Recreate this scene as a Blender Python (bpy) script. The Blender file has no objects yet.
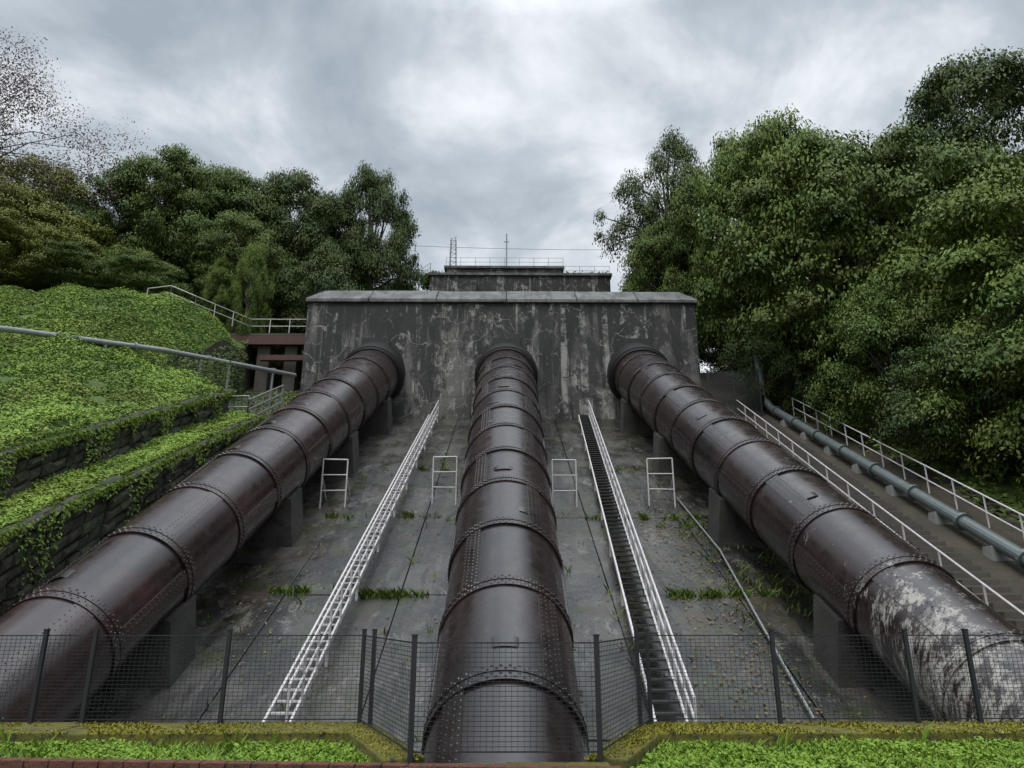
import bpy, math, random
import numpy as np
from mathutils import Vector, Matrix
random.seed(7); RS=np.random.RandomState(7)
S=0.495            # tan of hillside slope
def plane(y): return S*y-10.18
SA=.528; UC=1/math.sqrt(1+SA*SA); US=SA*UC
def axis(y): return SA*y-8.74
GZ=-1.36
scene=bpy.context.scene
# ---------------------------------------------------------------- helpers
class MB:
    def __init__(s): s.v=[];s.f=[];s.m=[]
    def add(s,vs,fs,m=0):
        o=len(s.v); s.v+= [tuple(p) for p in vs]
        for f in fs: s.f.append(tuple(i+o for i in f)); s.m.append(m)
    def box(s,x0,x1,y0,y1,z0,z1,m=0):
        s.hexa([(x0,y0,z0),(x1,y0,z0),(x1,y1,z0),(x0,y1,z0),(x0,y0,z1),(x1,y0,z1),(x1,y1,z1),(x0,y1,z1)],m)
    def hexa(s,v,m=0):
        s.add(v,[(0,3,2,1),(4,5,6,7),(0,1,5,4),(1,2,6,5),(2,3,7,6),(3,0,4,7)],m)
    def beam(s,p,q,w,h=None,m=0,up=(0,0,1)):
        h=h or w; p=Vector(p);q=Vector(q);d=(q-p).normalized();u=Vector(up)
        if abs(d.dot(u))>.98:u=Vector((0,1,0))
        a=d.cross(u).normalized()*w/2;b=a.cross(d).normalized()*h/2
        s.hexa([p-a-b,p+a-b,q+a-b,q-a-b,p-a+b,p+a+b,q+a+b,q-a+b],m)
    def tube(s,pts,rs,n=8,m=0,cap=True):
        pts=[Vector(p) for p in pts]
        if not hasattr(rs,'__len__'): rs=[rs]*len(pts)
        o=len(s.v); 
        for i,p in enumerate(pts):
            d=(pts[min(i+1,len(pts)-1)]-pts[max(i-1,0)]).normalized()
            u=Vector((0,0,1)) if abs(d.z)<.95 else Vector((0,1,0))
            a=d.cross(u).normalized();b=a.cross(d).normalized()
            for k in range(n):
                t=2*math.pi*k/n; s.v.append(tuple(p+a*math.cos(t)*rs[i]+b*math.sin(t)*rs[i]))
        for i in range(len(pts)-1):
            for k in range(n):
                s.f.append((o+i*n+k,o+i*n+(k+1)%n,o+(i+1)*n+(k+1)%n,o+(i+1)*n+k)); s.m.append(m)
        if cap:
            s.f.append(tuple(o+k for k in range(n)));s.m.append(m)
            s.f.append(tuple(o+(len(pts)-1)*n+k for k in range(n)));s.m.append(m)
    def build(s,name,mats,smooth=False,parent=None,bevel=0):
        me=bpy.data.meshes.new(name); me.from_pydata(s.v,[],s.f)
        for m in mats: me.materials.append(m)
        me.polygons.foreach_set('material_index',s.m)
        if smooth: me.polygons.foreach_set('use_smooth',[True]*len(s.f))
        me.update()
        ob=bpy.data.objects.new(name,me); scene.collection.objects.link(ob)
        if bevel:
            b=ob.modifiers.new('b','BEVEL');b.width=bevel;b.segments=2;b.limit_method='ANGLE'
        if parent: ob.parent=parent
        return ob
def empty(name,loc=(0,0,0)):
    e=bpy.data.objects.new(name,None);e.location=loc;scene.collection.objects.link(e);return e
# ---------------------------------------------------------------- materials
class NT:
    def __init__(s,name):
        s.mat=bpy.data.materials.new(name);s.mat.use_nodes=True;s.t=s.mat.node_tree;s.t.nodes.clear()
        s.out=s.t.nodes.new('ShaderNodeOutputMaterial')
        s.tc=s.n('ShaderNodeTexCoord')
    def n(s,ty,**k):
        x=s.t.nodes.new(ty)
        for a,b in k.items(): setattr(x,a,b)
        return x
    def l(s,a,b): s.t.links.new(a,b)
    def noise(s,scale,detail=4,rough=.6,sc=(1,1,1),dist=0,rot=(0,0,0),off=(0,0,0)):
        mp=s.n('ShaderNodeMapping');mp.inputs['Scale'].default_value=sc;mp.inputs['Rotation'].default_value=rot;mp.inputs['Location'].default_value=off
        s.l(s.tc.outputs['Object'],mp.inputs[0])
        n=s.n('ShaderNodeTexNoise');n.inputs['Scale'].default_value=scale;n.inputs['Detail'].default_value=min(detail,7)
        n.inputs['Roughness'].default_value=rough;n.inputs['Distortion'].default_value=dist
        s.l(mp.outputs[0],n.inputs['Vector']);return n.outputs['Fac']
    def ramp(s,fac,stops,interp='LINEAR'):
        r=s.n('ShaderNodeValToRGB');r.color_ramp.interpolation=interp
        e=r.color_ramp.elements
        while len(e)<len(stops): e.new(.5)
        for i,(p,c) in enumerate(stops):
            e[i].position=p; e[i].color=(c,c,c,1) if not hasattr(c,'__len__') else (*c,1)
        s.l(fac,r.inputs[0]);return r.outputs[0]
    def mix(s,fac,a,b,mode='MIX'):
        m=s.n('ShaderNodeMix',data_type='RGBA',blend_type=mode)
        for i,v in ((0,fac),(6,a),(7,b)):
            if hasattr(v,'is_linked'): s.l(v,m.inputs[i])
            elif i==0: m.inputs[0].default_value=v
            else: m.inputs[i].default_value=(*v,1)
        return m.outputs[2]
    def math(s,op,a,b=None):
        m=s.n('ShaderNodeMath',operation=op)
        for i,v in ((0,a),(1,b)):
            if v is None: continue
            if hasattr(v,'is_linked'): s.l(v,m.inputs[i])
            else: m.inputs[i].default_value=v
        return m.outputs[0]
    def cracks(s,scale,width,warp=1.0):
        vo=s.n('ShaderNodeTexVoronoi',feature='DISTANCE_TO_EDGE');vo.inputs['Scale'].default_value=scale
        nv=s.n('ShaderNodeTexNoise');nv.inputs['Scale'].default_value=scale*1.6;nv.inputs['Detail'].default_value=5
        s.l(s.tc.outputs['Object'],nv.inputs['Vector'])
        ad=s.n('ShaderNodeMix',data_type='RGBA',blend_type='ADD');ad.inputs[0].default_value=warp
        s.l(s.tc.outputs['Object'],ad.inputs[6]);s.l(nv.outputs['Color'],ad.inputs[7]);s.l(ad.outputs[2],vo.inputs['Vector'])
        return s.ramp(vo.outputs[0],[(0,1),(width,0)])
    def bsdf(s,col,rough=.7,metal=0,bump=None,bs=.3,bd=.02,spec=.5):
        b=s.n('ShaderNodeBsdfPrincipled')
        if hasattr(col,'is_linked'): s.l(col,b.inputs['Base Color'])
        else: b.inputs['Base Color'].default_value=(*col,1)
        if hasattr(rough,'is_linked'): s.l(rough,b.inputs['Roughness'])
        else: b.inputs['Roughness'].default_value=rough
        b.inputs['Metallic'].default_value=metal
        b.inputs['Specular IOR Level'].default_value=spec
        if bump is not None:
            bp=s.n('ShaderNodeBump');bp.inputs['Strength'].default_value=bs;bp.inputs['Distance'].default_value=bd
            s.l(bump,bp.inputs['Height']);s.l(bp.outputs[0],b.inputs['Normal'])
        s.l(b.outputs[0],s.out.inputs[0]);return b
def simple(name,col,rough=.6,metal=0,var=.3,scale=3):
    m=NT(name);n=m.noise(scale,4)
    c=m.mix(n,tuple(x*(1-var) for x in col),tuple(min(1,x*(1+var)) for x in col))
    m.bsdf(c,rough,metal);return m.mat

def mat_pipe(name,stain,warm):
    m=NT(name)
    big=m.noise(.45,5,.6);fine=m.noise(2.4,6,.7)
    c=m.mix(m.ramp(big,[(.35,0),(.65,1)]),(.011,.0073,.0073),(.023+.008*warm,.0135,.0135))
    rust=m.ramp(m.noise(1.1,7,.75,sc=(1,.35,1)),[(.48,0),(.70,1)])
    c=m.mix(m.math('MULTIPLY',rust,.35+.2*warm),c,(.048,.024,.021))
    streak=m.ramp(m.noise(2.2,6,.7,sc=(1,1,.25)),[(.57,0),(.72,1)])
    c=m.mix(m.math('MULTIPLY',streak,.25),c,(.075,.066,.062))
    rg=m.ramp(fine,[(.34,.16),(.66,.36)])
    if stain:
        sp=m.n('ShaderNodeSeparateXYZ');m.l(m.tc.outputs['Object'],sp.inputs[0])
        w=m.ramp(m.math('MULTIPLY',m.math('SUBTRACT',sp.outputs[1],12),.1),[(.1,1),(.34,.80),(.48,.1),(.6,0)])
        wx=m.ramp(m.math('MULTIPLY',m.math('SUBTRACT',sp.outputs[0],7.6),.5),[(0,1),(.45,.75),(.8,.1)])
        n=m.noise(3.4,7,.85,sc=(1.0,1.0,.25),dist=.15)
        k=m.ramp(m.math('ADD',n,m.math('MULTIPLY',m.math('MULTIPLY',w,wx),.18)),[(.62,0),(.72,1)])
        c=m.mix(m.math('MULTIPLY',k,.85),c,(.38,.36,.32))
        rg=m.mix(k,rg,(.7,.7,.7))
    m.bsdf(c,rg,0,bump=m.noise(4,5,.6),bs=.2,bd=.012,spec=.6);return m.mat
M_pipe=mat_pipe('black_painted_steel',False,.1);M_pipe_w=mat_pipe('brown_black_painted_steel',False,1);M_pipe_s=mat_pipe('black_painted_steel_stained',True,.4)
def mat_block():
    m=NT('weathered_concrete_face')
    a=m.noise(.22,5,.65);b=m.noise(.55,7,.72,sc=(1,1,.42),dist=.6)
    c=m.mix(m.ramp(a,[(.40,0),(.58,1)]),(.05,.048,.045),(.135,.13,.12))
    g=m.noise(5,6,.8);c=m.mix(m.math('MULTIPLY',m.ramp(g,[(.45,0),(.6,1)]),.35),c,(.05,.048,.045))
    dk=m.ramp(b,[(.48,0),(.535,1)]); c=m.mix(m.math('MULTIPLY',dk,.85),c,(.013,.0125,.012))
    sp=m.n('ShaderNodeSeparateXYZ');m.l(m.tc.outputs['Object'],sp.inputs[0])
    topw=m.ramp(m.math('MULTIPLY',m.math('SUBTRACT',sp.outputs[2],14),.2),[(.1,0),(1,1)])
    dr=m.noise(.9,6,.7,sc=(1,1,.08));k=m.ramp(m.math('ADD',dr,m.math('MULTIPLY',topw,.14)),[(.52,0),(.58,1)])
    c=m.mix(m.math('MULTIPLY',k,.85),c,(.010,.0097,.009))
    gate=m.ramp(m.noise(.42,4,.6,sc=(1,1,.8)),[(.45,0),(.56,1)])
    wh=m.ramp(m.noise(1.3,7,.82,sc=(1,1,.6),dist=.3),[(.55,0),(.60,1)])
    c=m.mix(m.math('MULTIPLY',m.math('MULTIPLY',wh,gate),.75),c,(.36,.35,.32))
    ck=m.cracks(.7,.014);c=m.mix(m.math('MULTIPLY',m.math('MULTIPLY',ck,m.ramp(m.noise(.7,5,.75,off=(5,3,1)),[(.49,0),(.56,1)])),.8),c,(.40,.385,.35))
    vs=m.ramp(m.noise(1.5,6,.7,sc=(1,1,.04)),[(.56,0),(.61,1)])
    c=m.mix(m.math('MULTIPLY',m.math('MULTIPLY',vs,m.ramp(m.noise(1.0,6,.8),[(.46,0),(.56,1)])),.75),c,(.36,.35,.32))
    zz=m.math('ADD',sp.outputs[2],m.math('MULTIPLY',m.noise(.5,3),.25))
    fr=m.math('FRACT',m.math('MULTIPLY',zz,.62));ln=m.ramp(fr,[(0,1),(.03,.2),(.05,0)])
    c=m.mix(m.math('MULTIPLY',ln,.5),c,(.010,.010,.010))
    m.bsdf(c,.7,0,bump=m.noise(3.5,7,.75),bs=.5,bd=.05);return m.mat
M_block=mat_block()
def mat_cap():
    m=NT('cap_concrete')
    c=m.mix(m.ramp(m.noise(.8,6,.7),[(.35,0),(.65,1)]),(.09,.09,.088),(.18,.18,.175))
    dk=m.ramp(m.noise(1.5,7,.8,sc=(1,.4,.4)),[(.46,0),(.58,1)]);c=m.mix(m.math('MULTIPLY',dk,.65),c,(.03,.029,.027))
    m.bsdf(c,.8,0,bump=m.noise(6,5),bs=.3);return m.mat
M_cap=mat_cap()
def mat_slab():
    m=NT('wet_slope_concrete')
    a=m.noise(.22,6,.7);b=m.noise(.7,7,.72,sc=(1.5,.22,.22),dist=.4)
    c=m.mix(m.ramp(a,[(.43,0),(.55,1)]),(.019,.018,.0165),(.064,.060,.054))
    br=m.ramp(m.noise(.45,7,.8,off=(9,9,9)),[(.49,0),(.57,1)]);c=m.mix(m.math('MULTIPLY',br,.65),c,(.046,.033,.022))
    dk=m.ramp(b,[(.49,0),(.535,1)]);c=m.mix(m.math('MULTIPLY',dk,.8),c,(.0105,.010,.0095))
    lt=m.ramp(m.noise(1.5,7,.9,sc=(1,.5,.5),dist=.4),[(.53,0),(.60,1)])
    lt=m.math('MULTIPLY',lt,m.ramp(m.noise(.35,4,off=(3,1,9)),[(.46,.03),(.56,1)]));c=m.mix(m.math('MULTIPLY',lt,.65),c,(.18,.17,.15))
    ms=m.ramp(m.noise(.8,7,.85,rot=(1,2,1)),[(.52,0),(.59,1)]);c=m.mix(m.math('MULTIPLY',ms,.6),c,(.034,.046,.013))
    rg=m.ramp(m.noise(.4,6,.75),[(.42,.14),(.60,.5)])
    m.bsdf(c,rg,0,bump=m.noise(2.5,7,.8),bs=.5,bd=.035);return m.mat
M_slab=mat_slab()
def mat_ground(name,c1,c2,c3,sc=.8):
    m=NT(name)
    c=m.mix(m.ramp(m.noise(sc,6,.7),[(.38,0),(.62,1)]),c1,c2)
    c=m.mix(m.ramp(m.noise(sc*4,6,.7),[(.5,0),(.62,1)]),c,c3)
    m.bsdf(c,.9,0,bump=m.noise(8,6,.8),bs=.8,bd=.08);return m.mat
M_grassg=mat_ground('hillside_soil_grass',(.06,.11,.014),(.09,.15,.022),(.07,.085,.02))
M_dirt=mat_ground('damp_earth',(.035,.027,.019),(.07,.052,.036),(.028,.038,.014),.6)
M_moss=mat_ground('mossy_concrete',(.11,.105,.015),(.19,.17,.02),(.05,.05,.03),2.5)
M_stone=mat_ground('mossy_stone',(.025,.024,.018),(.07,.066,.048),(.048,.068,.017),.9)
M_pier=mat_ground('stained_pier_concrete',(.026,.024,.021),(.068,.062,.054),(.022,.024,.016),.9)
M_asph=mat_ground('asphalt',(.045,.045,.046),(.06,.06,.06),(.05,.05,.05),3)
M_brick=mat_ground('red_brick',(.13,.045,.03),(.18,.065,.045),(.07,.04,.03),3)
M_white=simple('white_painted_steel',(.54,.51,.51),.5,0,.35,6)
M_galv=simple('galvanised_steel',(.24,.255,.26),.45,.2,.35,5)
M_fence=simple('dark_fence_steel',(.018,.019,.021),.45,0,.2)
M_dark=simple('dark_steel',(.009,.008,.0075),.5,0,.4)
M_tread=simple('weathered_tread',(.03,.03,.029),.6,0,.4)
M_conc=simple('plain_concrete',(.075,.067,.058),.85,0,.5,2)
M_teal=simple('grey_green_painted_pipe',(.10,.12,.118),.35,0,.35,3)
M_rustb=simple('rusty_beam',(.08,.034,.024),.7,0,.4,3)
M_bark=simple('tree_bark',(.045,.036,.028),.9,0,.4,4)
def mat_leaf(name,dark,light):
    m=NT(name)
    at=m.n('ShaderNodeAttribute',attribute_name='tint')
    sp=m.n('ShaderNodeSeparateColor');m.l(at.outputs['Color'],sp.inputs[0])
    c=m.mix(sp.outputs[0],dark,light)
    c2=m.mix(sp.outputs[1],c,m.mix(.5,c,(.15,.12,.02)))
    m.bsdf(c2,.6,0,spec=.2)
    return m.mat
L_mid=mat_leaf('leaf_mid_green',(.045,.083,.018),(.13,.205,.038))
L_dark=mat_leaf('leaf_dark_green',(.026,.052,.015),(.078,.135,.036))
L_lite=mat_leaf('leaf_bright_green',(.055,.10,.019),(.165,.245,.04))
L_yel=mat_leaf('leaf_yellow_green',(.10,.12,.02),(.24,.26,.045))
L_pink=mat_leaf('leaf_reddish',(.16,.10,.11),(.30,.20,.22))
L_grass=mat_leaf('grass_blades',(.065,.12,.012),(.20,.32,.035))
L_fern=mat_leaf('fern_fronds',(.09,.155,.018),(.23,.34,.05))
L_weed=mat_leaf('joint_grass',(.04,.065,.010),(.11,.17,.025))
L_moss=mat_leaf('moss_tufts',(.11,.11,.01),(.26,.24,.03))
L_litter=mat_leaf('dry_leaf',(.08,.045,.02),(.20,.14,.075))
# ---------------------------------------------------------------- numpy leaf clouds
def leafmesh(name,P,N,L,W,tint,mat,ob=True):
    n=len(P)
    N=N/np.linalg.norm(N,axis=1,keepdims=True)
    r=RS.normal(size=(n,3)); A=np.cross(N,r);A/=np.linalg.norm(A,axis=1,keepdims=True)+1e-9
    B=np.cross(N,A)
    L=np.asarray(L).reshape(-1,1)*np.ones((n,1));W=np.asarray(W).reshape(-1,1)*np.ones((n,1))
    V=np.stack([P-A*L/2,P+B*W/2+A*L*.08,P+A*L/2-N*L*.15,P-B*W/2+A*L*.08],1).reshape(-1,3)
    return rawmesh(name,V,4,tint,mat,ob)
def rawmesh(name,V,k,tint,mat,ob=True):
    n=len(V)//k
    me=bpy.data.meshes.new(name)
    me.vertices.add(n*k);me.vertices.foreach_set('co',V.astype(np.float32).ravel())
    me.loops.add(n*k);me.loops.foreach_set('vertex_index',np.arange(n*k,dtype=np.int32))
    me.polygons.add(n);me.polygons.foreach_set('loop_start',np.arange(0,n*k,k,dtype=np.int32))
    me.polygons.foreach_set('loop_total',np.full(n,k,dtype=np.int32))
    ca=me.color_attributes.new('tint','FLOAT_COLOR','POINT')
    C=np.ones((n,4),dtype=np.float32);C[:,:tint.shape[1]]=tint;C=np.repeat(C,k,0)
    ca.data.foreach_set('color',C.ravel())
    me.materials.append(mat);me.update(calc_edges=True)
    if not ob: return me
    o=bpy.data.objects.new(name,me);scene.collection.objects.link(o);return o
# ---------------------------------------------------------------- terrain
def lerp(x,xs,ys): return float(np.interp(x,xs,ys))
X2=13.6
def W1(y): return max(1.2,3.3-.06*(y-17.4))
def W2(y): return max(4.75-.08*(y-19),W1(y)+.6)
YP=34.0
def hill(x,y):
    yy=min(y,60); base=plane(yy)+.10*max(0,min(y,200)-60)
    if x<-12:
        d=-x; w1=W1(y); w2=W2(y)
        o=lerp(d,[12,12.05,X2,X2+.1,21,30,60,120],[0,w1,w1+.15,w2,max(w2+1,6.5),7.8,10.5,14])
        if d>X2+.3: o+=.26*math.sin(x*.7+1)*math.sin(y*.5)+.15*math.sin(x*1.9+y*1.3)
        o+=2.4*lerp(y,[26,35,41,46],[0,1,1,0])*lerp(d,[16.5,19.2,21.5,27,34],[0,.9,.75,.5,.3])
        if y>YP and x>-17.05 and y<50: o=min(o,1.5)
        return max(base+o,GZ) 
    if x>12.3:
        o=lerp(x,[12.3,12.4,19,40,120],[0,.25,.4,5,12])
        return max(base+o,GZ)
    return base-.35
def inside(x,y):
    if y>=8.9: return abs(x)<12.2
    if y>=6.95: return abs(x)<.85+(y-6.95)*(1.65-.85)/1.95
    return False
def H(x,y):
    if y<=9.0:
        if inside(x,y): return plane(y)-.35
        return GZ
    return hill(x,y)
xs=sorted(set([-700,-400,-250,-160,-110,-80]+list(np.arange(-60,-17.5,1.0))+[-17.1,-17,-16,-15,-14.3,-13.7,-13.6,-13,-12.05,-12]+list(np.arange(-11,-2,1.5))+list(np.arange(-2,2.05,.1).round(2))+list(np.arange(3,12,1.5))+[12.3,12.4,13.5,15,17,19]+list(np.arange(20,60,2.))+[80,110,160,250,400,700]))
ys=sorted(set([-700,-300,-100,-40,-15,-5,0,4]+list(np.arange(6.5,9.05,.1).round(2))+[9.02]+list(np.arange(10,62,1.0))+[YP+.05]+[66,72,80,95,120,160,220,400,700]))
mb=MB(); nx=len(xs)
for y in ys:
    for x in xs: mb.v.append((x,y,H(x,y)))
for j in range(len(ys)-1):
    for i in range(nx-1):
        q=(j*nx+i,j*nx+i+1,(j+1)*nx+i+1,(j+1)*nx+i)
        mb.f.append(q)
        cx=(xs[i]+xs[i+1])/2;cy=(ys[j]+ys[j+1])/2
        zs=[mb.v[k][2] for k in q]
        steep=(xs[i+1]-xs[i]<.3 or ys[j+1]-ys[j]<.2) and max(zs)-min(zs)>.8 and cx<-12
        mb.m.append(1 if ((-12<cx<19 and cy>9) or steep or (-17<cx<-12 and YP<cy<50)) else 0)
mb.build('ground_terrain',[M_grassg,M_dirt])
mb=MB(); mb.add([(-60,-40,GZ+.004),(60,-40,GZ+.004),(60,6.0,GZ+.004),(-60,6.0,GZ+.004)],[(0,1,2,3)]);mb.build('asphalt_road',[M_asph])
# concrete slope slabs
mb=MB()
jx=[-12,-6.3,-3.0,0,3.0,6.6,12.2]; jy=[6.6,9.8,15.6,21.4,27.2,33.0,38.8,43.6]
for a,b in zip(jx,jx[1:]):
    for c,d in zip(jy,jy[1:]):
        if c<9 and (a<-3.1 or b>3.1): continue
        if c<9: x0,x1=(max(a,-.9),min(b,.9))
        else: x0,x1=a,b
        g=.012; dz=random.uniform(-.02,.02); e=random.uniform(-.015,.015)
        x0+=g;x1-=g;y0=c+g*1.5;y1=d-g*1.5
        t=lambda y:plane(y)+dz
        mb.hexa([(x0,y0,t(y0)-.3),(x1,y0,t(y0)-.3),(x1,y1,t(y1)-.3),(x0,y1,t(y1)-.3),(x0,y0,t(y0)),(x1,y0,t(y0)+e),(x1,y1,t(y1)+e),(x0,y1,t(y1))])
mb.build('concrete_slope',[M_slab],bevel=.015)
mb=MB()
y=13.0
while y<43:
    xa=12.5+(y-13)/30*2.3
    z=plane(y)+.30
    mb.box(xa,xa+1.1,y,y+.42,z-.2,z+.13)
    y+=.44
mb.build('concrete_steps',[M_conc])
# ---------------------------------------------------------------- penstocks
def penstock(sd,r0,r1,mat,seed):
    rnd=random.Random(seed)
    def XC(y): return sd*(8.42+.42*(43-y)/30)
    def rad(y): return r0+(r1-r0)*(y-13)/30
    def P(y,th,r): return (XC(y)+r*math.sin(th),y-US*r*math.cos(th),axis(y)+UC*r*math.cos(th))
    mb=MB();N=72
    def shell(rings):
        o=len(mb.v)
        for (y,r) in rings:
            for k in range(N): mb.v.append(P(y,2*math.pi*k/N,r))
        for i in range(len(rings)-1):
            for k in range(N):
                mb.f.append((o+i*N+k,o+i*N+(k+1)%N,o+(i+1)*N+(k+1)%N,o+(i+1)*N+k));mb.m.append(0)
    ysr=[];y=7.6+ (2.3 if sd==0 else rnd.uniform(.3,2.2))
    start=y-1.2
    while y<42.2: ysr.append(y);y+=2.75
    rings=[(start,rad(start)-.006)]
    for i,q in enumerate(ysr):
        a=.012 if i%2 else -.006
        b=-.006 if i%2 else .012
        rings+=[(q-.002,rad(q)+b),(q+.002,rad(q)+a)]
    rings+=[(44,rad(44))]
    shell(rings)
    hw=.19
    def rivet(y,th,r,s=.027):
        c=Vector(P(y,th,r));n=Vector((math.sin(th),-US*math.cos(th),UC*math.cos(th)))
        a=Vector((0,UC,US));b=n.cross(a)
        vs=[c+n*s*.8]
        for k in range(6): t=k*math.pi/3;vs.append(c+a*math.cos(t)*s+b*math.sin(t)*s)
        mb.add(vs,[(0,k+1,(k+1)%6+1) for k in range(6)],0)
    for i,q in enumerate(ysr):
        r=rad(q)+.01;t=.034
        shell([(q-hw,r-.02),(q-hw+.004,r+t),(q-.004,r+t),(q,r+t+.014),(q+.010,r+t),(q+hw-.004,r+t),(q+hw,r-.02)])
        cnt=int(2*math.pi*r/.14)
        for dy in (-.13,-.055,.06,.13):
            for k in range(cnt):
                th=2*math.pi*(k+(.5 if dy in(-.055,.13) else 0))/cnt
                if math.cos(th)>-.35: rivet(q+dy,th,r+t)
        if i<len(ysr)-1:
            base=(.62 if i%2 else -.62)+rnd.uniform(-.08,.08)
            for th0 in (base,base+2.1,base-2.1):
                w=.20/r
                y0=q+hw+.012;y1=ysr[i+1]-hw-.012;K=5
                o=len(mb.v)
                for yy in (y0,y1):
                    rr=rad(yy)
                    prof=[(th0-w-.002,rr-.01)]+[(th0-w+2*w*k/K,rr+.03) for k in range(K+1)]+[(th0+w+.002,rr-.01)]
                    for a,b in prof: mb.v.append(P(yy,a,b))
                n=K+3
                for k in range(n-1): mb.f.append((o+k,o+k+1,o+n+k+1,o+n+k));mb.m.append(0)
                mb.f.append(tuple(o+k for k in range(n)));mb.m.append(0);mb.f.append(tuple(o+n+k for k in range(n)));mb.m.append(0)
                if math.cos(th0)>-.4:
                    m_=int((y1-y0)*1.116/.15)
                    for j in range(m_):
                        yy=y0+.06+(y1-y0-.12)*j/(m_-1)
                        for dw in (-.8,-.3,.3,.8): rivet(yy+(.03 if abs(dw)<.5 else 0),th0+w*dw,rad(yy)+.03,.021)
            if rnd.random()<.7:
                th0=rnd.uniform(-.6,.6);yc=q+.55+rnd.random()*.5;w=.30/r;l=.14
                o=len(mb.v)
                for yy,dr in ((yc-l,-.01),(yc-l,.032),(yc+l,.032),(yc+l,-.01)):
                    for k in range(6): mb.v.append(P(yy,th0-w+2*w*k/5,rad(yy)+(dr if 0<k<5 else -.01)))
                for a in range(3):
                    for k in range(5): mb.f.append((o+a*6+k,o+a*6+k+1,o+a*6+7+k,o+a*6+6+k));mb.m.append(0)
    ob=mb.build('penstock_pipe',[mat]);
    me=ob.data
    me.polygons.foreach_set('use_smooth',[True]*len(me.polygons))
    try: me.set_sharp_from_angle(angle=math.radians(28))
    except Exception: pass
    mb=MB()
    def ring(rings,m=0):
        o=len(mb.v)
        for (y,r) in rings:
            for k in range(N): mb.v.append(P(y,2*math.pi*k/N,r))
        for i in range(len(rings)-1):
            for k in range(N): mb.f.append((o+i*N+k,o+i*N+(k+1)%N,o+(i+1)*N+(k+1)%N,o+(i+1)*N+k));mb.m.append(m)
    R=rad(43)
    ring([(42.6,R-.02),(42.6,R+.08),(42.8,R+.10),(42.85,R+.22),(43.1,R+.26),(44.9,R+.26)])
    c=mb.build('pipe_collar',[M_dark],smooth=True,parent=ob)
    try:c.data.set_sharp_from_angle(angle=math.radians(35))
    except Exception: pass
    mb=MB()
    for yp in (17.8,25.2,32.8,40.2):
        r=rad(yp); d=.6;X0=XC(yp)
        for sx in (-1,1):
            xi=X0+sx*r*.45; xo=X0+sx*(r*1.0)
            za=axis(yp)-r*.86; zb=axis(yp)-r*.50
            v=[]
            for yy in (yp-d,yp+d):
                pl=plane(yy)-.2; dz=S*(yy-yp)
                v.append([(xi,yy,pl),(xo+sx*.2,yy,pl),(xo,yy,zb+dz),(xo-sx*r*.12,yy,zb+dz),(xi,yy,za+dz)])
            o=len(mb.v)
            mb.v+=v[0]+v[1]
            for f in [(0,1,2,3,4),(9,8,7,6,5)]+[(k,(k+1)%5,5+(k+1)%5,5+k) for k in range(5)]:
                mb.f.append(tuple(o+i for i in f));mb.m.append(0)
        mb.box(X0-r*.449,X0+r*.449,yp-d,yp+d,plane(yp)-.4,axis(yp)-r*1.04)
    mb.build('saddle_pier',[M_pier],parent=ob)
    return ob
penstock(0,1.27,1.74,M_pipe,1)
penstock(-1,1.10,1.74,M_pipe_w,2)
penstock(1,1.10,1.74,M_pipe_s,3)
# ---------------------------------------------------------------- anchor block
e=empty('concrete_anchor_block')
mb=MB();mb.box(-13,12.4,43.5,50,9.5,19.2)
b=mb.build('block_body',[M_block],parent=e,bevel=.06)
mb=MB()
cx=[-13.1,-9.0,-4.6,0,4.6,8.6,12.5]
for i,(a,b_) in enumerate(zip(cx,cx[1:])):
    a+=.02;b_-=.02
    il=.75 if i==0 else 0; ir=.75 if i==5 else 0
    dz=random.uniform(-.03,.03)
    prof=[(43.32+dz,19.19),(43.32+dz,19.42+dz),(44.9,20.7+dz),(50.2,20.7+dz),(50.2,19.19)]
    o=len(mb.v)
    for k,(y,z) in enumerate(prof): mb.v.append((a+(il if z>20 else 0),y,z))
    for k,(y,z) in enumerate(prof): mb.v.append((b_-(ir if z>20 else 0),y,z))
    for f in [(0,1,2,3,4),(9,8,7,6,5)]+[(k,(k+1)%5,5+(k+1)%5,5+k) for k in range(5)]:
        mb.f.append(tuple(o+q for q in f));mb.m.append(0)
mb.build('cap_slabs',[M_cap],parent=e,bevel=.03)
mb=MB()
for x in (-8.4,0,8.4):
    mb.box(x-.9,x+.9,43.38,43.498,15.9,16.7)  # thin dark boxes on the face stand in for shaded recesses above the collars
mb.build('dark_recess_panels',[M_dark],parent=e)
e=empty('upper_concrete_block')
mb=MB();mb.box(-7.8,10.6,67,88,20,32.6);mb.box(-6.3,5.8,68,88,32.6,33.9);mb.box(-6,-3,66.4,67,20,31.8)
mb.build('body',[M_block],parent=e)
mb=MB();mb.box(-8,10.8,66.8,67.9,32.6,32.85);mb.box(-6.5,6,67.8,88,33.9,34.15)
mb.build('coping',[M_cap],parent=e)
def railing(mb,pts,h=1.1,step=2.0,r=.03,mids=(.5,),post=None):
    pts=[Vector(p) for p in pts]
    for a,b in zip(pts,pts[1:]):
        for f in (1,)+tuple(mids): mb.tube([a+Vector((0,0,h*f)),b+Vector((0,0,h*f))],r,6)
        n=max(1,int(round((b-a).length/step)))
        for i in range(n+1):
            p=a.lerp(b,i/n);mb.tube([p,p+Vector((0,0,h))],r*1.1,6)
mb=MB();railing(mb,[(-6.3,67.9,34.1),(5.9,67.9,34.1)],1.0,1.5,.02);railing(mb,[(6,67.2,32.8),(10.6,67.2,32.8)],1.0,1.5,.02)
railing(mb,[(-9,66,31.5),(-7.8,67,33.0)],1.0,1.5,.03)
mb.build('rooftop_railing',[M_galv])
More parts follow.
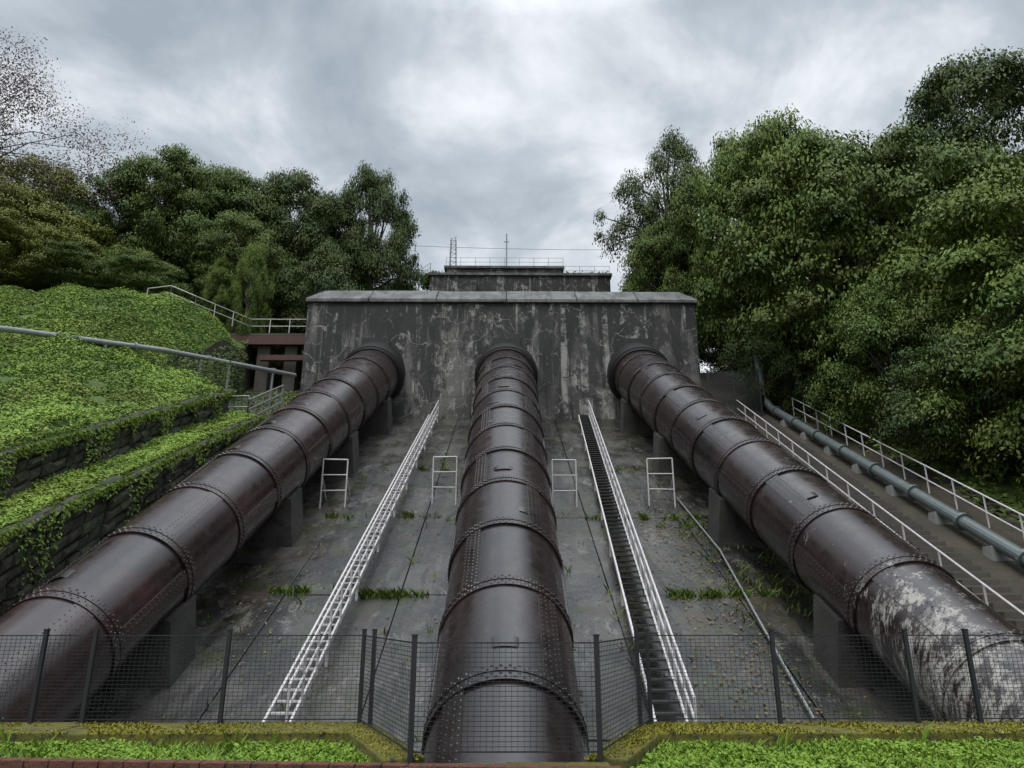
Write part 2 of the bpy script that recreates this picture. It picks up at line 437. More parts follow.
mb=MB();mb.tube([(0,72,33.9),(0,72,40.2)],.07,8);mb.beam((-.3,72,39.2),(.3,72,39.2),.08)
mb.build('utility_pole',[M_galv])
mb=MB()
for dx in(-.35,.35):
    for dy in (0,.7): mb.tube([(-5.7+dx,69+dy,33.9),(-5.7+dx*.7,69+dy,38)],.05,6)
for k in range(8):
    z=34.2+k*.5;mb.tube([(-6.05,69,z),(-5.35,69,z)],.035,5);mb.tube([(-6.05,69,z),(-5.35,69,z+.5)],.03,5)
mb.build('lattice_tower',[M_galv])
mb=MB()
for z0,z1 in((39.6,38.3),):
    p=[(-26+42*t,72,z0+(z1-z0)*t-1.2*4*t*(1-t)*.4) for t in np.linspace(0,1,14)]
    mb.tube(p,.022,5)
mb.build('power_line',[M_dark])
# ---------------------------------------------------------------- ladders
def sp(x,y,h): return Vector((x,y,plane(y)+h))
def stair(name,xa,xb,y0,y1,w,treadmat,dark):
    mb=MB();hs=.42
    for sx in (-w/2,w/2):
        mb.beam(sp(xa+sx,y0,hs),sp(xb+sx,y1,hs),.05,.14,0)
    n=int((y1-y0)/.36)
    for i in range(n+1):
        t=i/n;y=y0+(y1-y0)*t;x=xa+(xb-xa)*t;c=sp(x,y,hs)
        if dark: mb.box(x-w/2,x+w/2,y-.13,y+.13,c.z-.02,c.z+.025,1)
        else: mb.box(x-w/2,x+w/2,y-.05,y+.05,c.z-.02,c.z+.02,0)
    hx=w/2+.03;hh=.95
    for f in (1,.55): mb.tube([sp(xa+hx,y0,hs+hh*f),sp(xb+hx,y1,hs+hh*f)],.03,6)
    m=int((y1-y0)/1.0)
    for i in range(m+1):
        t=i/m;y=y0+(y1-y0)*t;x=xa+(xb-xa)*t+hx
        mb.tube([sp(x,y,hs-.05),sp(x,y,hs+hh)],.028,6)
    k=int((y1-y0)/2.9)
    for i in range(k+1):
        t=i/k;y=y0+(y1-y0)*t;x=xa+(xb-xa)*t
        for sx in (-w/2,w/2): mb.beam(sp(x+sx,y,-.05),sp(x+sx,y,hs),.07,.07,0)
    return mb.build(name,[M_white,treadmat])
stair('access_ladder',-4.45,-4.45,15.0,42.6,.52,M_tread,False)
stair('access_stairs',3.2,4.75,14.6,42.6,.62,M_tread,True)
for (x,y,w,rz) in ((-6.75,28.2,.95,.1),(-2.45,28.6,.95,-.08),(2.3,28.2,.95,.08),(6.15,28.4,1.0,-.1)):
    mb=MB();h=1.9;c=math.cos(rz);s_=math.sin(rz)
    A=Vector((x-w/2*c,y-w/2*s_,0));B=Vector((x+w/2*c,y+w/2*s_,0))
    for q in (A,B): q.z=plane(q.y)-.02
    zt=max(A.z,B.z)+h
    At=Vector((A.x,A.y,zt));Bt=Vector((B.x,B.y,zt))
    mb.tube([A,At,],.03,6);mb.tube([B,Bt],.03,6);mb.tube([At,Bt],.03,6)
    for f in (.36,.68): mb.tube([A.lerp(At,f),B.lerp(Bt,f)],.024,6)
    mb.tube([A.lerp(At,.68),Vector((A.x,A.y+.9,plane(A.y+.9)))],.024,6)
    mb.tube([B.lerp(Bt,.68),Vector((B.x,B.y+.9,plane(B.y+.9)))],.024,6)
    mb.build('guard_rail_frame',[M_white])
mb=MB()
def sx(y,a,b): return a+(b-a)*(y-20)/24
ysl=np.linspace(12,43,24)
mb.tube([(sx(y,15.3,16.5),y,plane(y)+.85) for y in ysl]+[(16.4,43.4,plane(43)+1.3),(16.3,43.7,plane(43)+2.2),(16.2,43.8,plane(43)+4.6)],.22,14)
for y in np.arange(13,43,2.9):
    x=sx(y,15.3,16.5);z=plane(y)
    a=Vector((x,y-.04,z+.85-.02));b=Vector((x,y+.08,z+.85+.04))
    mb.tube([a,b],.31,14)
mb.build('water_supply_pipe',[M_teal],smooth=False)
mb=MB()
for y in np.arange(14.4,43,2.9):
    x=sx(y,15.3,16.5);z=plane(y);mb.hexa([(x-.36,y-.28,z-.1),(x+.36,y-.28,z-.1),(x+.36,y+.28,z-.1),(x-.36,y+.28,z-.1),(x-.28,y-.2,z+.66),(x+.28,y-.2,z+.66),(x+.28,y+.2,z+.66),(x-.28,y+.2,z+.66)])
mb.build('pipe_support_blocks',[simple('pale_concrete',(.20,.20,.19),.8)])
mb=MB();railing(mb,[(sx(13,16.6,17.9),13,plane(13)+.3),(sx(43,16.6,17.9),43,plane(43)+.3)],1.2,2.0,.03,(.5,));mb.build('handrail',[M_white])
mb=MB();railing(mb,[(sx(13,12.3,14.4),13,plane(13)+.3),(sx(43,12.3,14.4),43,plane(43)+.3)],1.1,2.2,.028,(.5,));mb.build('handrail',[M_white])
mb=MB();mb.tube([sp(6.3,16,.12),sp(7.0,24,.15),sp(6.9,29,.12)],.03,6);mb.tube([sp(10.8,22,.12),sp(11.6,30,.15),sp(11.9,42,.12)],.035,6);mb.build('conduit',[M_galv])
# left side: pipe, supports, platform
wp=[Vector(p) for p in ((-29,17.5,9.0),(-24.4,22.8,9.75),(-20.5,27.6,10.95),(-16.8,33.2,12.1),(-13.0,42.2,13.75))]
for p in wp[:3]:
    p.z=max(p.z,hill(p.x,p.y)+.45)
mb=MB();mb.tube(wp,.13,12)
for i in range(4):
    for f in (.3,.8):
        p=wp[i].lerp(wp[i+1],f);d=(wp[i+1]-wp[i]).normalized()*.05;mb.tube([p-d,p+d],.19,12)
mb.build('water_pipe',[M_galv])
mb=MB()
for i,f in ((1,.1),(1,.9),(2,.6),(3,.25),(3,.45),(3,.8)):
    p=wp[i].lerp(wp[i+1],f);g=hill(p.x,p.y);mb.tube([(p.x,p.y,min(g,p.z)-.3),p],.08,8)
mb.build('pipe_support_posts',[M_galv])
mb=MB()
railing(mb,[(-15.6,34.5,plane(34.5)+1.5),(-12.9,34.8,plane(34.8)+1.5)],1.7,1.0,.035,(.33,.66));railing(mb,[(-12.9,34.8,plane(34.8)+1.5),(-12.6,39,plane(39)+1.5)],1.5,1.0,.035,(.33,.66))
mb.build('platform_railing',[M_galv])
mb=MB();mb.box(-22,-13.1,44.6,46,17.3,17.45,1);mb.beam((-22,44.5,16.9),(-13.1,44.5,16.9),.25,.6,0);mb.beam((-16,44.3,15.6),(-13.1,44.3,15.6),.3,.35,0)
for x in (-16,-14.2): mb.box(x-.4,x+.4,44.8,45.8,8,17.3,1)
mb.build('footbridge',[M_rustb,M_conc])
mb=MB();railing(mb,[(x,40.6,hill(x,40.6)-.1) for x in (-22.0,-20.6,-19)]+[(-17,44.6,17.45),(-13.1,44.6,17.45)],1.0,1.4,.028,(.5,));mb.build('footbridge_railing',[M_white])
# ---------------------------------------------------------------- stone retaining walls
def stonewall(name,X,y0,y1,zb,zt,seed):
    rnd=random.Random(seed);mb=MB();row=0
    while True:
        anyp=False; y=y0+rnd.random()*.4; hrow=.36
        while y<y1:
            w=rnd.uniform(.3,.75);lo=zb(y)+row*hrow;hi=lo+hrow
            if lo<zt(y)-.1:
                anyp=True
                hi=min(hi,zt(y)+rnd.uniform(-.05,.12))
                p=rnd.uniform(.03,.2);g=.02;j=lambda:rnd.uniform(-.05,.05)
                z0=lo+rnd.uniform(-.03,.03);z1=hi+rnd.uniform(-.03,.03);dzr=S*w
                v=[(X-.2,y,z0),(X-.2,y+w,z0+dzr),(X-.2,y+w,z1+dzr),(X-.2,y,z1),
                   (X+p*.4,y+g,z0+g),(X+p*.4,y+w-g,z0+g+dzr),(X+p*.4,y+w-g,z1-g+dzr),(X+p*.4,y+g,z1-g),
                   (X+p,y+.1+j(),z0+.09+j()+.1*S),(X+p,y+w-.1+j(),z0+.09+dzr+j()),(X+p,y+w-.1+j(),z1-.1+dzr+j()),(X+p,y+.1+j(),z1-.09+j())]
                mb.add(v,[(0,1,5,4),(1,2,6,5),(2,3,7,6),(3,0,4,7),(4,5,9,8),(5,6,10,9),(6,7,11,10),(7,4,8,11),(8,9,10,11)])
            y+=w
        row+=1
        if not anyp or row>16: break
    mb.build(name,[M_stone])
stonewall('stone_retaining_wall',-11.98,9.2,43,lambda y:plane(y)-.3,lambda y:plane(y)+(W1(y) if y<YP else 1.5),5)
stonewall('stone_retaining_wall',-X2+.04,12,YP-.5,lambda y:plane(y)+W1(y)+.05,lambda y:plane(y)+W2(y),6)
# ---------------------------------------------------------------- kerbs
mb=MB()
def kerbrun(pts,w,zt,zb):
    for p,q in zip(pts,pts[1:]):
        p=Vector((*p,0));q=Vector((*q,0));L=(q-p).length;n=max(1,int(L/.6))
        d=(q-p).normalized();a=Vector((-d.y,d.x,0))*w/2
        for i in range(n):
            s0=p.lerp(q,i/n);s1=p.lerp(q,(i+1)/n);z1=zt+random.uniform(-.008,.008)
            mb.hexa([(*(s0-a).xy,zb),(*(s1-a).xy,zb),(*(s1+a).xy,zb),(*(s0+a).xy,zb),(*(s0-a).xy,z1),(*(s1-a).xy,z1),(*(s1+a).xy,z1),(*(s0+a).xy,z1)])
kerbrun([(-12.3,8.70),(-1.62,8.70)],.76,-1.235,-6)
kerbrun([(1.62,8.70),(12.3,8.70)],.76,-1.235,-6)
kerbrun([(-1.66,8.88),(-.88,6.98)],.38,-1.240,-6)
kerbrun([(.88,6.98),(1.66,8.88)],.38,-1.240,-6)
kerbrun([(-.9,6.86),(.9,6.86)],.26,-1.27,-6)
mb.build('mossy_kerb',[M_moss],bevel=.015)
mb=MB()
x=-11
def bky(x): return 6.66-.075*(x-.9)
while x<.95:
    y=bky(x)
    mb.hexa([(x+.006,y,GZ-.05),(x+.22,y-.016,GZ-.05),(x+.22,y+.104,GZ-.05),(x+.006,y+.12,GZ-.05),(x+.006,y,GZ+.10),(x+.22,y-.016,GZ+.10),(x+.22,y+.104,GZ+.10),(x+.006,y+.12,GZ+.10)])
    x+=.226
mb.build('brick_edging',[M_brick],bevel=.006)
# ---------------------------------------------------------------- mesh fence
mb=MB();FZ=-1.24;FH=.98
def panel(p,q):
    p=Vector((*p,FZ));q=Vector((*q,FZ));L=(q-p).length;d=(q-p)/L
    n=int(L/.055)
    for i in range(1,n):
        c=p.lerp(q,i/n);mb.beam(c+Vector((0,0,.04)),c+Vector((0,0,FH-.02)),.0034,.0034,0,up=(0,1,0.01))
    for k in range(23):
        z=.05+k*(FH-.08)/22;w=.0048 if k not in(0,22) else .012
        mb.beam(p+Vector((0,.004,z)),q+Vector((0,.004,z)),w,w)
def fpost(x,y):
    mb.beam((x,y,FZ-.05),(x,y,FZ+FH+.03),.045,.045);mb.box(x-.028,x+.028,y-.028,y+.028,FZ+FH+.03,FZ+FH+.045)
for s in (-1,1):
    L=[(s*a,8.97) for a in ([11.5,9.9,8.3,6.9,5.38,4.8,3.24,1.66] if s<0 else [11.5,9.86,8.3,7.0,5.44,4.72,3.14,1.66])]
    for a_,b_ in zip(L,L[1:]): panel(a_,b_)
    for p in L: fpost(*p)
    panel(L[-1],(s*.83,6.98))
    fpost(s*.83,6.98); fpost(s*1.52,8.86)
panel((-.83,6.98),(.83,6.98))
mb.build('mesh_fence',[M_fence])
mb=MB()
z0=plane(43)+.4
for i in range(40):
    x=12.6+3.2*i/39;mb.beam((x,42.8,z0),(x,42.8,z0+2.8),.02,.02,0,up=(0,1,.01))
for k in range(20): mb.beam((12.6,42.8,z0+k*.147),(15.8,42.8,z0+k*.147),.02,.02)
for x in (12.6,14.2,15.8): mb.beam((x,42.8,z0-.3),(x,42.8,z0+2.9),.08,.08)
mb.build('mesh_gate_fence',[M_fence])
# ---------------------------------------------------------------- vegetation
def grassblades(name,pts,hmin,hmax,w,mat,lean=.5):
    n=len(pts);P=np.array(pts)
    h=RS.uniform(hmin,hmax,n)[:,None];a=RS.uniform(0,2*np.pi,n)
    D=np.stack([np.cos(a),np.sin(a),0*a],1);E=np.stack([-np.sin(a),np.cos(a),0*a],1)
    ln=(RS.uniform(.1,lean,n)[:,None])*h
    ww=RS.uniform(.6,1.4,n)[:,None]*w
    V=np.stack([P-E*ww/2,P+E*ww/2,P+E*ww*.45+D*ln*.4+np.array([0,0,1])*h*.6,P+D*ln+np.array([0,0,1])*h],1).reshape(-1,3)
    t=np.zeros((n,3));t[:,0]=RS.uniform(.1,1,n);t[:,1]=(RS.rand(n)<.12)*.8
    return rawmesh(name,V,4,t,mat)
pts=[]
def patch(x,y): return math.sin(x*1.7+.5)*math.sin(y*2.3+x*.6)+.6*math.sin(x*4.1+y*3)+.4*math.sin(x*9+y*7)
for i in range(70000):
    x=random.uniform(-8.5,8.5);y=random.uniform(6.6,8.3)
    if abs(x)<1.06+max(0,(y-6.9))*.42: continue
    if x<.9 and y<bky(x)+.14: continue
    if random.random()>.65+.3*patch(x,y): continue
    pts.append((x,y,GZ))
grassblades('grass_verge',pts,.03,.095,.012,L_grass,1.3)
n=34000;X=RS.uniform(-8.5,8.5,n);Y=RS.uniform(6.6,8.3,n)
k=(np.abs(X)>1.08+np.clip(Y-6.9,0,9)*.42)&((X>.9)|(Y>6.82-.075*(X-.9)));X=X[k];Y=Y[k];n=len(X)
pt=np.array([patch(a,b) for a,b in zip(X,Y)])
k=(pt>-.7);X=X[k];Y=Y[k];pt=pt[k];n=len(X)
Pp=np.stack([X,Y,GZ+.02+RS.uniform(0,1,n)*(.04+.03*np.clip(pt,0,2))],1)
Nn=np.stack([RS.normal(0,.5,n),RS.normal(0,.5,n)-.2,np.ones(n)],1)
t=np.stack([RS.uniform(.3,1,n),(RS.rand(n)<.08)*.7,np.zeros(n)],1)
leafmesh('verge_weeds',Pp,Nn,RS.uniform(.025,.065,n),RS.uniform(.015,.04,n),t,L_grass)
pts=[]
for c in range(12):
    cx_=random.choice((-1,1,1))*random.uniform(2.0,7.5);cy_=random.uniform(7.7,8.3);hn=random.randint(4,10)
    for i in range(hn): pts.append((cx_+random.gauss(0,.05),cy_+random.gauss(0,.04),GZ))
grassblades('tall_weeds',pts,.08,.26,.012,L_grass,.9)
pts=[]
for i in range(30000):
    s=random.choice((-1,1));x=s*random.uniform(1.6,9.0);y=random.uniform(8.31,9.06)
    if patch(x*1.3,y*1.4)>-.6: pts.append((x,y,-1.245))
for i in range(5000):
    s=random.choice((-1,1));t_=random.random();x=s*(.88+.8*t_)+random.uniform(-.18,.18);pts.append((x,6.98+1.9*t_,-1.25))
grassblades('moss_growth',pts,.008,.032,.022,L_moss,1.5)
pts=[]
def tuft(x,y,n,s,sy=.06):
    for _ in range(n):
        px=x+random.gauss(0,s);py=y+random.gauss(0,sy)
        pts.append((px,py,plane(py)-.02))
for (a,b,y,d) in ((-6.8,-5.6,21.5,16),(-4.0,-2.2,21.3,18),(4.6,7.6,21.3,24),(-6.6,-5.2,27.2,7),(-4,-2.3,27.2,6),(3.0,7.4,27.1,14),(5.5,7.4,26.3,8),(-6.3,-2.8,33,4),(3,6.5,33,4)):
    for i in range(d):
        tuft(random.uniform(a,b),y,int(random.expovariate(1/22))+3,.10)
for i in range(60): tuft(random.uniform(-12,-10),random.uniform(15,42),25,.2,.2)
for i in range(26): tuft(random.choice((-6.3,-3,3.0,6.6))+random.gauss(0,.03),random.uniform(15,40),6,.04,.1)
for i in range(80): tuft(random.uniform(6.4,12),random.uniform(20,27),18,.2,.2)
for i in range(50): tuft(random.uniform(-8,8),random.uniform(15,36),random.randint(2,7),.05,.05)
grassblades('joint_weeds',pts,.05,.28,.03,L_weed,1.2)
n=3600;Y=RS.uniform(15.5,42,n);X=np.where(RS.rand(n)<.55,RS.normal(5.7,.8,n),RS.uniform(-12,12,n))
k=RS.rand(n)<np.where((Y<28),1,.4);X=X[k];Y=Y[k];n=len(X)
leafmesh('leaf_litter',np.stack([X,Y,S*Y-10.18+.035],1),np.stack([RS.normal(0,.2,n),-S+RS.normal(0,.2,n),np.ones(n)],1),RS.uniform(.05,.13,n),RS.uniform(.03,.08,n),np.stack([RS.rand(n),RS.rand(n),RS.rand(n)],1),L_litter)
def bank(name,n,xr,yr,hf,L,W,mat,up=1.0,cond=None):
    X=RS.uniform(*xr,n);Y=RS.uniform(*yr,n)
    if cond is not None: k=cond(X,Y);X=X[k];Y=Y[k]
    pv=np.sin(X*.55+1)*np.sin(Y*.45+2)+.6*np.sin(X*1.3+Y*.9)+.5*np.sin(X*2.7-Y*2.1)
    fv=np.sin(X*5.1+Y*3.3)*np.sin(Y*4.7-X*2)
    Z=np.array([hill(a,b) for a,b in zip(X,Y)])
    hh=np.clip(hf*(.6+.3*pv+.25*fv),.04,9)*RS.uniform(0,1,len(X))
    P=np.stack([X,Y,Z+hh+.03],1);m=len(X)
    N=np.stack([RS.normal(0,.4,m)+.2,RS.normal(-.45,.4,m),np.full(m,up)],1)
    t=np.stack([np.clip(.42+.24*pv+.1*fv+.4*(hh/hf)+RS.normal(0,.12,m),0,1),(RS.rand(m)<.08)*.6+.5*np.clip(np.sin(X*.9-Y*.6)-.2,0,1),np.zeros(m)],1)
    return leafmesh(name,P,N,RS.uniform(*L,m),RS.uniform(*W,m),t,mat)
cut=lambda X,Y:~((X>-17.1)&(Y>YP-.1))&(X>-X2-.1-(Y+4)*.9)
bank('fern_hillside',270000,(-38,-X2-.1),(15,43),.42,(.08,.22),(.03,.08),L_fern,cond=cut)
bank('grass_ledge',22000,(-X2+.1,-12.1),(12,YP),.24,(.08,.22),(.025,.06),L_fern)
bank('platform_weeds',3500,(-17,-12.1),(YP,44),.3,(.12,.3),(.03,.1),L_mid)
bank('undergrowth',16000,(17.8,40),(18,48),.9,(.2,.45),(.08,.2),L_mid)
n=11000;Y=RS.uniform(12,34,n);w=RS.rand(n)<.4
X=np.where(w,-11.80,-X2+.22)+RS.uniform(0,.10,n)
w1=np.maximum(1.2,3.3-.06*(Y-17.4));w2=np.maximum(4.75-.08*(Y-19),w1+.6)
top=np.where(w,w1,w2);cl=np.sin(Y*2.1)*np.sin(Y*.7+1)+.4*np.sin(Y*5.3)
Z=S*Y-10.18+top-np.abs(RS.normal(0,.14,n))*(1+10*np.clip(cl+.1,0,1)**2)+.08
leafmesh('wall_creepers',np.stack([X,Y,Z],1),np.stack([np.ones(n),RS.normal(0,.5,n),RS.uniform(0,1,n)],1),RS.uniform(.07,.18,n),RS.uniform(.03,.08,n),np.stack([RS.uniform(0,.7,n),RS.rand(n)*.3,RS.rand(n)],1),L_fern)
n=3500;X=np.where(RS.rand(n)<.5,RS.uniform(-17,-13.6,n),-17.0+RS.uniform(.0,.3,n));Y=np.where(X>-16.7,YP+.05+RS.uniform(0,.1,n)-.1,RS.uniform(YP,44,n))
Z=np.array([plane(b)+5.2*u for b,u in zip(Y,RS.uniform(.3,1,n))])
leafmesh('cliff_creepers',np.stack([X+.05,Y,Z],1),np.stack([RS.uniform(0,1,n),-RS.uniform(0,1,n),RS.uniform(0,1,n)],1),RS.uniform(.1,.26,n),RS.uniform(.05,.12,n),np.stack([RS.uniform(0,.6,n),RS.rand(n)*.3,RS.rand(n)],1),L_mid)
# ------------------------- trees
def crown(name,seed,nc,nl,cr,leaf,flat,shell=.6,dome=0):
    r=np.random.RandomState(seed)
    C=[];
    while len(C)<nc:
        v=r.normal(size=3);v/=np.linalg.norm(v);q=r.uniform(shell,1)**.7
        v=v*q
        if dome and v[2]<-.55: continue
        wob=1+.22*math.sin(3*math.atan2(v[1],v[0])+seed)+.12*math.sin(7*v[2]+seed)
        C.append((v[0]*wob*(1-.25*max(0,v[2])),v[1]*wob*(1-.25*max(0,v[2])),.5+v[2]*.5))
    C=np.array(C);cs=r.uniform(.55,1.4,nc)*cr;cb=r.uniform(0,1,nc)
    idx=r.choice(nc,nl,p=cs**2/np.sum(cs**2))
    d=r.normal(size=(nl,3));d/=np.linalg.norm(d,axis=1,keepdims=True)
    rad=r.uniform(.25,1.22,nl)[:,None]
    off=d*rad*cs[idx][:,None]*np.array([1,1,flat]); 
    off[:,2]-= .25*cs[idx]*flat*(np.hypot(off[:,0],off[:,1])/cs[idx])**2*2
    P=C[idx]+off
    N=np.stack([d[:,0]*.8,d[:,1]*.8,np.abs(d[:,2])*.8+.6],1)+r.normal(0,.4,(nl,3))
    br=np.clip(.16+.36*cb[idx]+.34*d[:,2]+.16*(P[:,2]-.5)*2+r.normal(0,.16,nl),0,1)  # occlusion painted into leaf tint: darker under clumps and low in the crown
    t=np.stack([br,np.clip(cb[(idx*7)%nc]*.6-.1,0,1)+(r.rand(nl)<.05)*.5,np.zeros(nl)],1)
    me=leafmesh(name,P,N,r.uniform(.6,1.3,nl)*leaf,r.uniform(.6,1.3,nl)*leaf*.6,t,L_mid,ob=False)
    return me,C
V=[crown('crown_a',11,200,66000,.17,.029,.30),crown('crown_b',12,170,66000,.20,.029,.22),crown('crown_c',13,210,58000,.16,.030,.42),
   crown('crown_d',14,80,44000,.23,.031,.33,.45)]
VS=crown('crown_sparse',15,120,20000,.20,.018,.6,.3)
def tree(name,x,y,Ht,R,v,mat,cb=.25,rot=0,zoff=-.3,trunk=None,lean=(0,0),nl=26):
    z=hill(x,y)+zoff
    me,C=v
    e=empty(name,(x,y,z))
    c=bpy.data.objects.new('crown',me);scene.collection.objects.link(c);c.parent=e
    c.scale=(R,R,Ht*(1-cb));c.location=(lean[0],lean[1],Ht*cb);c.rotation_euler=(0,0,rot)
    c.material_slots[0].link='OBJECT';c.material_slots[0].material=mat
    mb=MB();r0=trunk or Ht*.022+.05
    top=Vector((lean[0]*.8,lean[1]*.8,Ht*(cb+(1-cb)*.6)))
    tp=[Vector((0,0,-.5)),Vector((lean[0]*.1+.1,0,Ht*cb*.5)),Vector((lean[0]*.35-.1,lean[1]*.35,Ht*cb)),top]
    mb.tube(tp,[r0*1.3,r0,r0*.8,r0*.25],8)
    rr=random.Random(int(x*13+y*7));ca,sa=math.cos(rot),math.sin(rot)
    sel=rr.sample(range(len(C)),min(len(C),nl))
    for i in sel:
        q=C[i];tx=Vector(((q[0]*ca-q[1]*sa)*R+lean[0],(q[0]*sa+q[1]*ca)*R+lean[1],q[2]*Ht*(1-cb)+Ht*cb-.1))
        f=rr.uniform(.1,.9);st=tp[2].lerp(top,f) 
        if st.z>tx.z-.2: st=tp[2].lerp(top,max(0,f-.5)) 
        mid=st.lerp(tx,.5)+Vector((rr.gauss(0,.05)*R,rr.gauss(0,.05)*R,(tx-st).length*.12))
        mb.tube([st,mid,tx],[r0*.3,r0*.18,r0*.05],5)
    mb.build('trunk',[M_bark],smooth=True,parent=e)
    return e
T=tree
T('broadleaf_tree',23,42,19,8.0,V[1],L_mid,.12,.3)
T('broadleaf_tree',20.5,47,22,6.6,V[0],L_lite,.15,1.3)
T('broadleaf_tree',30,46,17,6.6,V[2],L_mid,.2,2.2)
T('broadleaf_tree',26,33,14,7.2,V[1],L_lite,.08,3.4)
T('broadleaf_tree',23.0,26,10.0,5.2,V[3],L_mid,.05,4.4)
T('broadleaf_tree',30,27,13,7,V[0],L_mid,.1,5.1)
T('broadleaf_tree',19.8,51,23,5.2,V[2],L_lite,.25,.9)
T('broadleaf_tree',37,40,15,8,V[1],L_mid,.15,2.9)
T('broadleaf_tree',35,46,23.5,7.5,V[0],L_dark,.3,1.1)
T('broadleaf_tree',20.5,36,9,4.2,V[2],L_mid,.05,2)
T('broadleaf_tree',21,30,7.5,3.8,V[0],L_dark,.02,4)
T('broadleaf_tree',18.5,44,8,3.2,V[2],L_dark,.05,.2)
T('broadleaf_tree',21.5,22,5.5,3.2,V[0],L_lite,.02,1)
T('broadleaf_tree',14.5,58,15,4.4,V[0],L_mid,.15,.7)
T('broadleaf_tree',17,64,17,5.5,V[2],L_dark,.15,1.9)
T('broadleaf_tree',15.5,61,24.5,5.3,V[3],L_dark,.35,.5,nl=40)
T('broadleaf_tree',13.5,66,11,3.6,V[1],L_mid,.1,2.5)
T('broadleaf_tree',-12.6,60,20.0,4.4,V[0],L_dark,.12,.4)
T('broadleaf_tree',-15.5,59,14.5,4.4,V[1],L_dark,.1,1.7)
T('broadleaf_tree',-10.0,62,10.5,3.9,V[0],L_dark,.05,1.4)
T('broadleaf_tree',-19,56,14.5,5.2,V[0],L_dark,.1,2.4)
T('broadleaf_tree',-24,55,13.0,5.4,V[1],L_mid,.1,3.4)
T('broadleaf_tree',-28,52,13.5,5.2,V[0],L_mid,.1,4.4)
T('broadleaf_tree',-32,54,11,5.0,V[0],L_dark,.1,5.4)
T('broadleaf_tree',-14.5,51,9.5,4.0,V[3],L_dark,.05,.9)
T('broadleaf_tree',-20,49,9,3.8,V[1],L_mid,.05,1.9)
T('broadleaf_tree',-27,47,4.8,3.2,V[0],L_lite,.02,2.9)
T('broadleaf_tree',-36,46,9,6,V[1],L_yel,.1,3.9)
T('broadleaf_tree',-33,41,5.6,4.2,V[0],L_yel,.05,4.9)
T('broadleaf_tree',-31,44,5.5,3.6,V[1],L_yel,.05,.9)
T('broadleaf_tree',-40,52,12,7,V[2],L_yel,.1,1.2)
T('cypress_tree',-17.6,45.5,8.4,1.4,V[2],L_lite,.02,.3)
T('cypress_tree',-19.6,45.5,5.4,1.2,V[0],L_lite,.02,1.3)
T('shrub',-15.8,47.5,3.6,2.2,V[0],L_mid,.02,.3)
T('shrub',-12,52,4.5,3,V[1],L_mid,.02,2.3)
T('shrub',-24,44,3.8,2.6,V[0],L_mid,.02,1.3)
T('shrub',-28,42.5,3.4,2.8,V[1],L_mid,.02,2.3)
T('cherry_tree',-28.4,33,15.4,6.4,VS,L_pink,.42,1.0,trunk=.14,nl=60)
e=empty('distant_woodland')
for i in range(18):
    s=-1 if i%2 else 1
    x=s*random.uniform(26,60);y=random.uniform(62,80)
    c=bpy.data.objects.new('woodland_crown',V[i%4][0]);scene.collection.objects.link(c);c.parent=e
    R=random.uniform(6,9);hh=random.uniform(8,11)
    if s>0 and x<40: hh=8
    c.scale=(R,R,hh);c.location=(x,y,hill(x,y)+0);c.rotation_euler=(0,0,random.uniform(0,6))
    c.material_slots[0].link='OBJECT';c.material_slots[0].material=L_dark
n=5000;X=np.where(RS.rand(n)<.5,RS.uniform(6,10.6,n),RS.uniform(-9,-6.5,n));P=np.stack([X,RS.uniform(68,71,n),32.6+RS.uniform(0,1.1,n)],1)
leafmesh('upper_terrace_weeds',P,RS.normal(size=(n,3))+np.array([0,-.3,.6]),RS.uniform(.15,.4,n),RS.uniform(.08,.15,n),np.stack([RS.rand(n),RS.rand(n)*.3,RS.rand(n)],1),L_lite)
# ---------------------------------------------------------------- light
w=bpy.data.worlds.new('World');scene.world=w;w.use_nodes=True;nt=w.node_tree;nt.nodes.clear()
N=nt.nodes.new;Lk=nt.links.new
out=N('ShaderNodeOutputWorld');bg=N('ShaderNodeBackground');bg.inputs[1].default_value=.1
sky=N('ShaderNodeTexSky');sky.sky_type='NISHITA';sky.sun_disc=False
EL=math.radians(58);AZ=math.radians(200)
sky.sun_elevation=EL;sky.sun_rotation=AZ
tc=N('ShaderNodeTexCoord');sep=N('ShaderNodeSeparateXYZ');Lk(tc.outputs['Generated'],sep.inputs[0])
def M(op,a,b=None):
    m=N('ShaderNodeMath');m.operation=op
    for i,v in((0,a),(1,b)):
        if v is None: continue
        if hasattr(v,'is_linked'):Lk(v,m.inputs[i])
        else:m.inputs[i].default_value=v
    return m.outputs[0]
zc=M('ADD',M('MAXIMUM',sep.outputs[2],0),.30)
cb=N('ShaderNodeCombineXYZ');Lk(M('DIVIDE',sep.outputs[0],zc),cb.inputs[0]);Lk(M('DIVIDE',sep.outputs[1],zc),cb.inputs[1]);cb.inputs[2].default_value=4.4
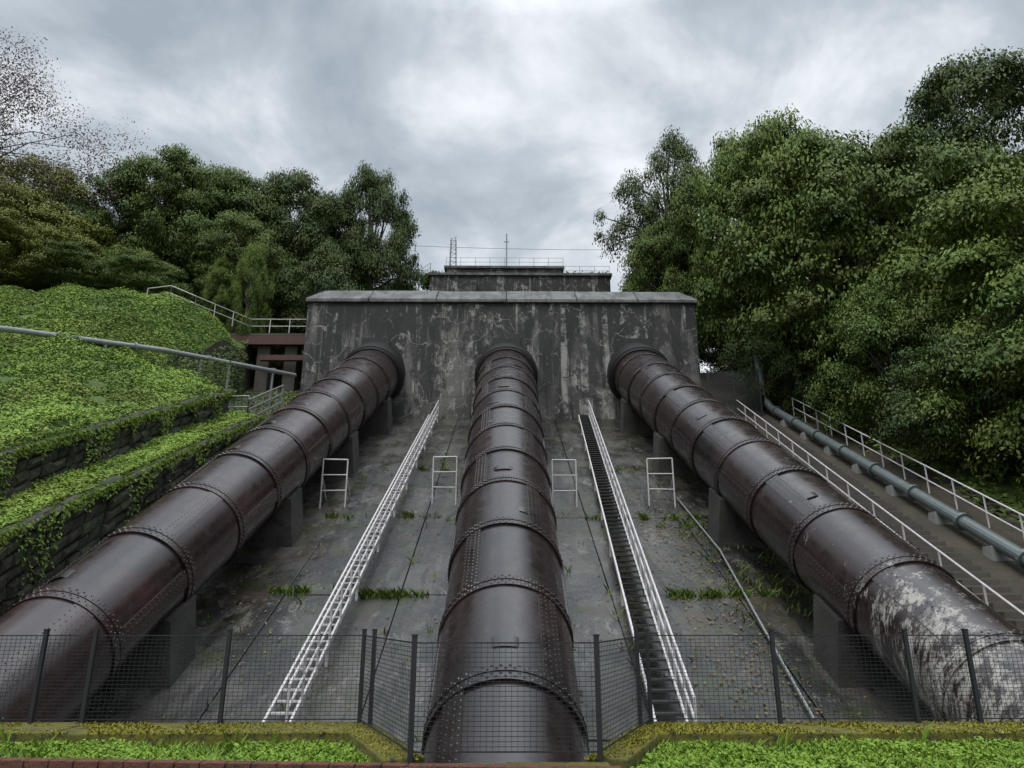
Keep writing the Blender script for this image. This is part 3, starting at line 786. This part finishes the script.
n1=N('ShaderNodeTexNoise');n1.inputs['Scale'].default_value=3.4;n1.inputs['Detail'].default_value=7;n1.inputs['Roughness'].default_value=.55;n1.inputs['Distortion'].default_value=.25;Lk(cb.outputs[0],n1.inputs['Vector'])
n2=N('ShaderNodeTexNoise');n2.inputs['Scale'].default_value=1.1;n2.inputs['Detail'].default_value=2;Lk(cb.outputs[0],n2.inputs['Vector'])
f=M('ADD',M('MULTIPLY',n1.outputs[0],.7),M('MULTIPLY',n2.outputs[0],.3))
cr=N('ShaderNodeValToRGB');el=cr.color_ramp.elements;el.new(.5)
for i,(p,c) in enumerate(((.39,(.29,.335,.385)),(.49,(.42,.465,.51)),(.60,(.70,.735,.765)))):
    el[i].position=p;el[i].color=(*c,1)
Lk(f,cr.inputs[0])
boost=N('ShaderNodeMapRange');boost.inputs[1].default_value=.70;boost.inputs[2].default_value=1.0;boost.inputs[3].default_value=13.6;boost.inputs[4].default_value=62;Lk(sep.outputs[2],boost.inputs[0])
vm=N('ShaderNodeVectorMath');vm.operation='SCALE';Lk(cr.outputs[0],vm.inputs[0]);Lk(boost.outputs[0],vm.inputs[3])
mx=N('ShaderNodeMix');mx.data_type='RGBA';mx.inputs[0].default_value=.93;Lk(sky.outputs[0],mx.inputs[6]);Lk(vm.outputs[0],mx.inputs[7])
Lk(mx.outputs[2],bg.inputs[0]);Lk(bg.outputs[0],out.inputs[0])
sd=bpy.data.lights.new('sun','SUN');sd.energy=1.5;sd.angle=math.radians(30);sd.color=(1,.97,.92)
so=bpy.data.objects.new('sun',sd);scene.collection.objects.link(so)
dv=Vector((math.sin(AZ)*math.cos(EL),math.cos(AZ)*math.cos(EL),math.sin(EL)))
so.rotation_euler=dv.to_track_quat('Z','Y').to_euler()
# ---------------------------------------------------------------- camera
cd=bpy.data.cameras.new('camera');cd.sensor_width=36;cd.lens=720/1024*36;cd.clip_end=2000
co=bpy.data.objects.new('camera',cd);scene.collection.objects.link(co)
co.location=(0,0,0);co.rotation_euler=(math.radians(90+17.4),0,math.radians(-.48))
scene.camera=co
scene.view_settings.view_transform='Standard';scene.view_settings.look='None';scene.view_settings.exposure=0
